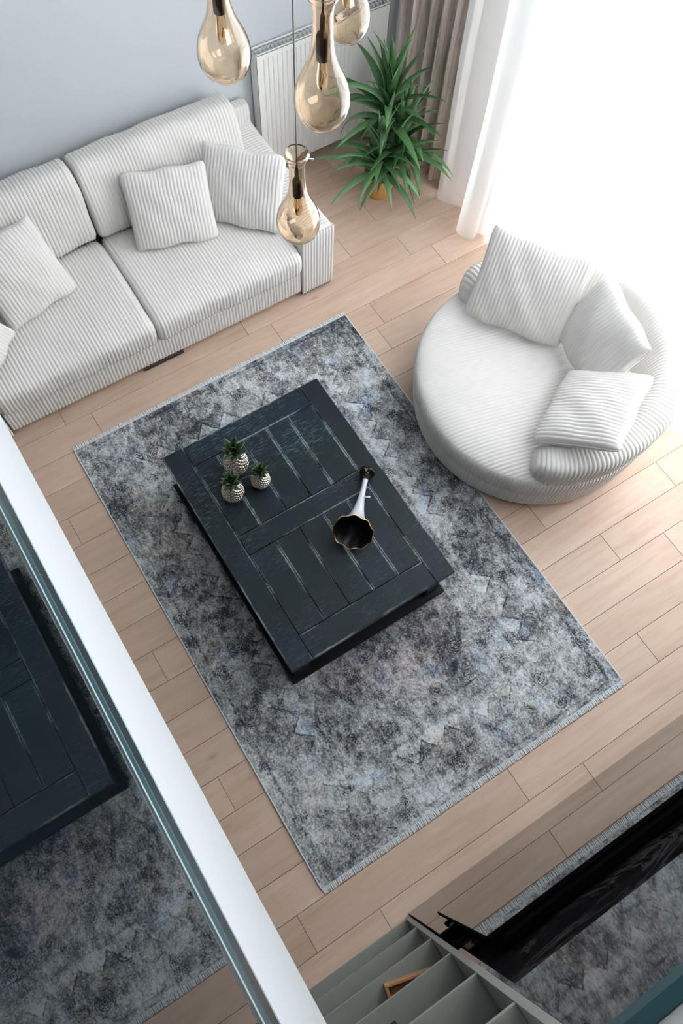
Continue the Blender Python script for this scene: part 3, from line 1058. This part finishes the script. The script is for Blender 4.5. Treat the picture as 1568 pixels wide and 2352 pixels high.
# ================================================================== radiator
ra = thing('radiator', 'white ribbed panel radiator on the grey-blue wall beside the sofa', 'radiator', (2.61, YB, .085))
rx0, rx1, rz1 = 2.085 - 2.61, 3.07 - 2.61, .90
pr_ = []
pitch_r = .0333
nr = int((rx1 - rx0 - .06) / pitch_r)
xs_ = [rx0, rx0 + .03]
for k in range(nr):
    a = rx0 + .03 + k * pitch_r
    xs_ += [a + .009, a + .013, a + .020, a + .024]
xs_ += [rx1 - .03, rx1]
ys_ = [0.0, 0.0] + [v for k in range(nr) for v in (0.0, .006, .006, 0.0)] + [0.0, 0.0]
zs_ = [.0, .03, .045, rz1 - .05, rz1 - .035, rz1]
G = np.zeros((len(xs_), len(zs_), 3))
for i, x in enumerate(xs_):
    for j, z in enumerate(zs_):
        G[i, j] = (x, -.098 + (ys_[i] if 2 <= j <= 3 else 0), z)
Gb = G.copy(); Gb[..., 1] = -.082
grids_obj('front_panel', [(G, False, False), (Gb[:, ::-1], False, False)], MAT['radiator'], ra, smooth=False)
MB().box(rx0 + .02, rx1 - .02, -.034, -.018, .02, rz1 - .02).build('rear_panel', MAT['radiator'], ra)
for x in (rx0, rx1 - .003):
    MB().box(x, x + .003, -.098, -.018, .0, rz1).build('side_cover', MAT['radiator'], ra)
gr = MB()
gr.box(rx0, rx1, -.098, -.090, rz1 - .004, rz1 + .004).box(rx0, rx1, -.026, -.018, rz1 - .004, rz1 + .004)
tr_o = gr.build('top_rail', MAT['radiator'], ra)
for k in range(34):
    x = rx0 + .02 + k * (rx1 - rx0 - .04) / 33
    MB().box(x - .004, x + .004, -.090, -.026, rz1 - .006, rz1 - .002).build('grille_bar', MAT['radiator_dark'], tr_o)
MB().tube([(rx1 - .08, -.058, .0), (rx1 - .08, -.058, -.05), (rx1 - .08, -.05, -.085)], .010).build('pipe', MAT['radiator'], ra)
MB().tube([(rx0 + .55, -.058, rz1 - .02), (rx0 + .55, -.058, rz1 + .022)], .012).build('bleed_valve', MAT['black_plastic'], ra)
MB().box(rx0 + .15, rx0 + .19, -.018, 0.0, .1, rz1 - .1).build('wall_bracket', MAT['radiator'], ra)
MB().box(rx1 - .19, rx1 - .15, -.018, 0.0, .1, rz1 - .1).build('wall_bracket', MAT['radiator'], ra)


# ================================================================== curtains
def smooth_path(pts, n):
    """Catmull-Rom through plan points, resampled by length"""
    pts = np.array(pts, float)
    ext = np.vstack([2 * pts[0] - pts[1], pts, 2 * pts[-1] - pts[-2]])
    out = []
    for i in range(1, len(ext) - 2):
        for t in np.linspace(0, 1, 24, endpoint=False):
            a, b, c, d = ext[i - 1], ext[i], ext[i + 1], ext[i + 2]
            out.append(.5 * ((2 * b) + (c - a) * t + (2 * a - 5 * b + 4 * c - d) * t * t + (-a + 3 * b - 3 * c + d) * t ** 3))
    out.append(pts[-1])
    out = np.array(out)
    s = np.concatenate([[0], np.cumsum(np.linalg.norm(np.diff(out, axis=0), axis=1))])
    q = np.linspace(0, s[-1], n)
    return np.stack([np.interp(q, s, out[:, 0]), np.interp(q, s, out[:, 1])], -1)


def drape(name, mat, parent, pts, n, ztop, zbot, flare=0.0, cx_=3.2, thick=.0):
    pa = smooth_path(pts, n)
    zz_ = np.concatenate([np.linspace(zbot, zbot + .25, 8, endpoint=False), np.linspace(zbot + .25, ztop, 18)])
    P = np.zeros((n, len(zz_), 3))
    for j, z in enumerate(zz_):
        t = (z - zbot) / (ztop - zbot)
        k = 1 + flare * (1 - t) ** 3
        P[:, j, 0] = cx_ + (pa[:, 0] - cx_) * k + .008 * np.sin(2.1 * z + pa[:, 1] * 6)
        P[:, j, 1] = pa[:, 1] + .010 * np.sin(1.7 * z + pa[:, 1] * 9)
        P[:, j, 2] = z + (.006 * np.sin(pa[:, 1] * 31) if j == 0 else 0)
    return grids_obj(name, [(P, False, False)], mat, parent)


# sheer: a gathered end by the corner, then spread before the window
plan = [(3.06, 3.42), (3.10, 3.33), (3.185, 3.235), (3.13, 3.16), (3.02, 3.10), (3.015, 3.03), (3.075, 2.965), (3.14, 2.99), (3.165, 2.94), (3.12, 2.885), (3.20, 2.85)]
y = 2.78
k = 0
while y > -.28:
    stp = [.105, .135, .09, .15, .12][k % 5]
    wv = math.exp(-((y - 1.75) / .62) ** 4)
    plan.append((3.285 + .105 * wv + ((.055 if k % 2 else -.045) * (1 - .45 * wv)) * [1, .7, 1.15, .8][k % 4], y))
    y -= stp
    k += 1
sc = thing('sheer_curtain', 'floor-length white sheer curtain drawn across the bright window', 'curtain', (0, 0, 0))
drape('sheer_fabric', MAT['sheer'], sc, plan, 520, ZC - .10, .012, .0, 3.24)
MB().box(3.22, 3.42, -.28, 3.45, ZC - .10, ZC - .055).build('curtain_track', MAT['white_paint'], sc)

plan2 = []
y = 4.13
k = 0
while y > 3.44:
    plan2.append((3.185 + (.075 if k % 2 else -.06) * [1, .8, 1.1][k % 3], y))
    y -= [.055, .075, .06, .085][k % 4]
    k += 1
td = thing('taupe_drape', 'brown-taupe streaked heavy drape hanging in the corner behind the plant', 'curtain', (0, 0, 0))
drape('drape_fabric', MAT['taupe'], td, plan2, 300, ZC - .10, .010, .12, 3.2)
MB().box(3.15, 3.25, 3.46, 4.24, ZC - .10, ZC - .055).build('curtain_track', MAT['white_paint'], td)

# ================================================================== potted plant
pp = thing('potted_yucca', 'green long-leaved potted plant in a mustard pot before the radiator', 'plant', (2.745, 3.685, 0))
MB().lathe([(.001, 0), (.085, 0), (.090, .006), (.108, .16), (.114, .17), (.114, .182), (.105, .182), (.101, .155), (.001, .155)], 40).build('pot', MAT['pot'], pp)
MB().lathe([(.100, .150), (.05, .162), (.001, .166)], 24).build('soil', MAT['soil'], pp)
heads = [((.030, .02, .66), 36, .50, 1.0), ((-.09, -.10, .39), 34, .48, 1.12), ((.16, -.02, .40), 30, .46, 1.1), ((.05, -.10, .43), 26, .46, 1.15)]
rl = random.Random(11)
leaf_meshes = []
for ln, wd, cu in ((.47, .046, .5), (.45, .048, .9), (.42, .048, 1.25), (.38, .044, 1.55), (.33, .040, .7), (.40, .046, 1.8)):
    vs, fs = leaf_blade(ln, wd, .0, cu, 9, .0008, .35)
    me = bpy.data.meshes.new('leaf')
    me.from_pydata([tuple(v) for v in vs], [], fs)
    me.polygons.foreach_set('use_smooth', [True] * len(fs))
    me.materials.append(MAT['leaf'])
    leaf_meshes.append((ln, me))
for (hx_, hy_, hz_), nl, L_, sp in heads:
    stem = MB().tube([(hx_ * .15, hy_ * .15, .14), (hx_ * .6, hy_ * .6, .14 + (hz_ - .14) * .5), (hx_, hy_, hz_)], [.018, .016, .013]).build('stem', MAT['stem'], pp)
    for k in range(nl):
        t = k / (nl - 1)
        for tries in range(40):
            az = k * 2.39996 + rl.uniform(-.25, .25) + tries * .7
            lean = (1.75 - 1.55 * t ** .9) * sp * rl.uniform(.88, 1.1)
            ln, me = leaf_meshes[rl.choice((0, 1, 4)) if t > .72 else rl.choice((1, 2, 3, 5, 2))]
            sc_ = L_ / .45 * rl.uniform(.82, 1.1)
            M = Matrix.Translation((hx_, hy_, hz_ - .09 + .11 * t)) @ Matrix.Rotation(az, 4, 'Z') @ Matrix.Rotation(min(lean, 1.75) - .35, 4, 'Y') @ Matrix.Diagonal((sc_, sc_ * rl.uniform(.9, 1.2), sc_, 1))
            ok = True
            for vv in me.vertices:
                w_ = M @ vv.co + pp.location
                if w_.x > 3.10 or w_.y > 4.14 or w_.z < .012 or (w_.x < 2.08 and w_.y > 3.0):
                    ok = False
                    break
            if ok:
                o = link('leaf', me, stem)
                o.matrix_local = M
                break

# ================================================================== pendant lamps
shade_prof = [(.0008, 0), (.018, .001), (.036, .006), (.054, .017), (.068, .034), (.077, .056), (.080, .080), (.078, .104), (.071, .130), (.060, .155),
              (.049, .178), (.040, .200), (.034, .222), (.030, .248), (.028, .28), (.0275, .32), (.029, .345), (.034, .362), (.041, .374), (.043, .382), (.040, .389), (.035, .386)]


def pendant(label, x, y, zc):
    z0 = zc - .08
    t = thing('pendant_lamp', label, 'lamp', (x, y, z0), 0, 'amber glass pendant lamps')
    prof = shade_prof
    inner_p = [(max(r - .0022, .0004), z + (.0022 if r < .03 and z < .01 else .0012)) for r, z in prof[:-2]]
    m1 = MB().lathe(prof + inner_p[::-1], 48)
    gsh = m1.build('glass_shade', MAT['amber'], t)
    MB().lathe([(.001, .205), (.0165, .205), (.0175, .208), (.0175, .272), (.014, .280), (.008, .286), (.007, .325), (.003, .338)], 20).build('socket', MAT['socket'], t)
    lb = MB().lathe([(.0005, .112), (.007, .114), (.0125, .122), (.0155, .136), (.0152, .158), (.0130, .185), (.012, .205)], 20).build('light_bulb', MAT['bulb'], t)
    MB().tube([(0, 0, .135), (.004, 0, .160), (-.004, 0, .18), (0, 0, .205)], .0012, 6).build('filament', MAT['gold'], lb)
    MB().tube([(0, 0, .330), (0, 0, ZC - .03 - z0)], .0028, 8).build('cord', MAT['cord_wire'], t)
    MB().lathe([(.001, ZC - .03 - z0), (.03, ZC - .03 - z0), (.034, ZC - .025 - z0), (.034, ZC - z0), (.001, ZC - z0)], 20).build('ceiling_cup', MAT['socket'], t)
    if zc < 2.2:
        MB().tube([(.030, .0, .352), (.056, -.018, .350)], .0035, 6).build('clip', MAT['steel'], gsh)
    return t


pendant('amber glass pear-shaped pendant lamp hanging before the grey wall above the sofa', .966, 2.178, 2.735)
pendant('largest amber glass pendant lamp hanging in front of the radiator', 1.094, 1.842, 2.765)
pendant('amber glass pendant lamp half behind another one, near the plant top', 1.469, 2.293, 2.600)
pendant('lowest amber glass pendant lamp hanging over the right sofa armrest', 1.115, 2.028, 2.115)

# skirting
struct('baseboard_back', MB().box(XL, XR, YB - .014, YB, 0, .07), MAT['white_paint'])
struct('baseboard_right', MB().box(XR - .014, XR, WIN_Y1, YB - .014, 0, .07), MAT['white_paint'])
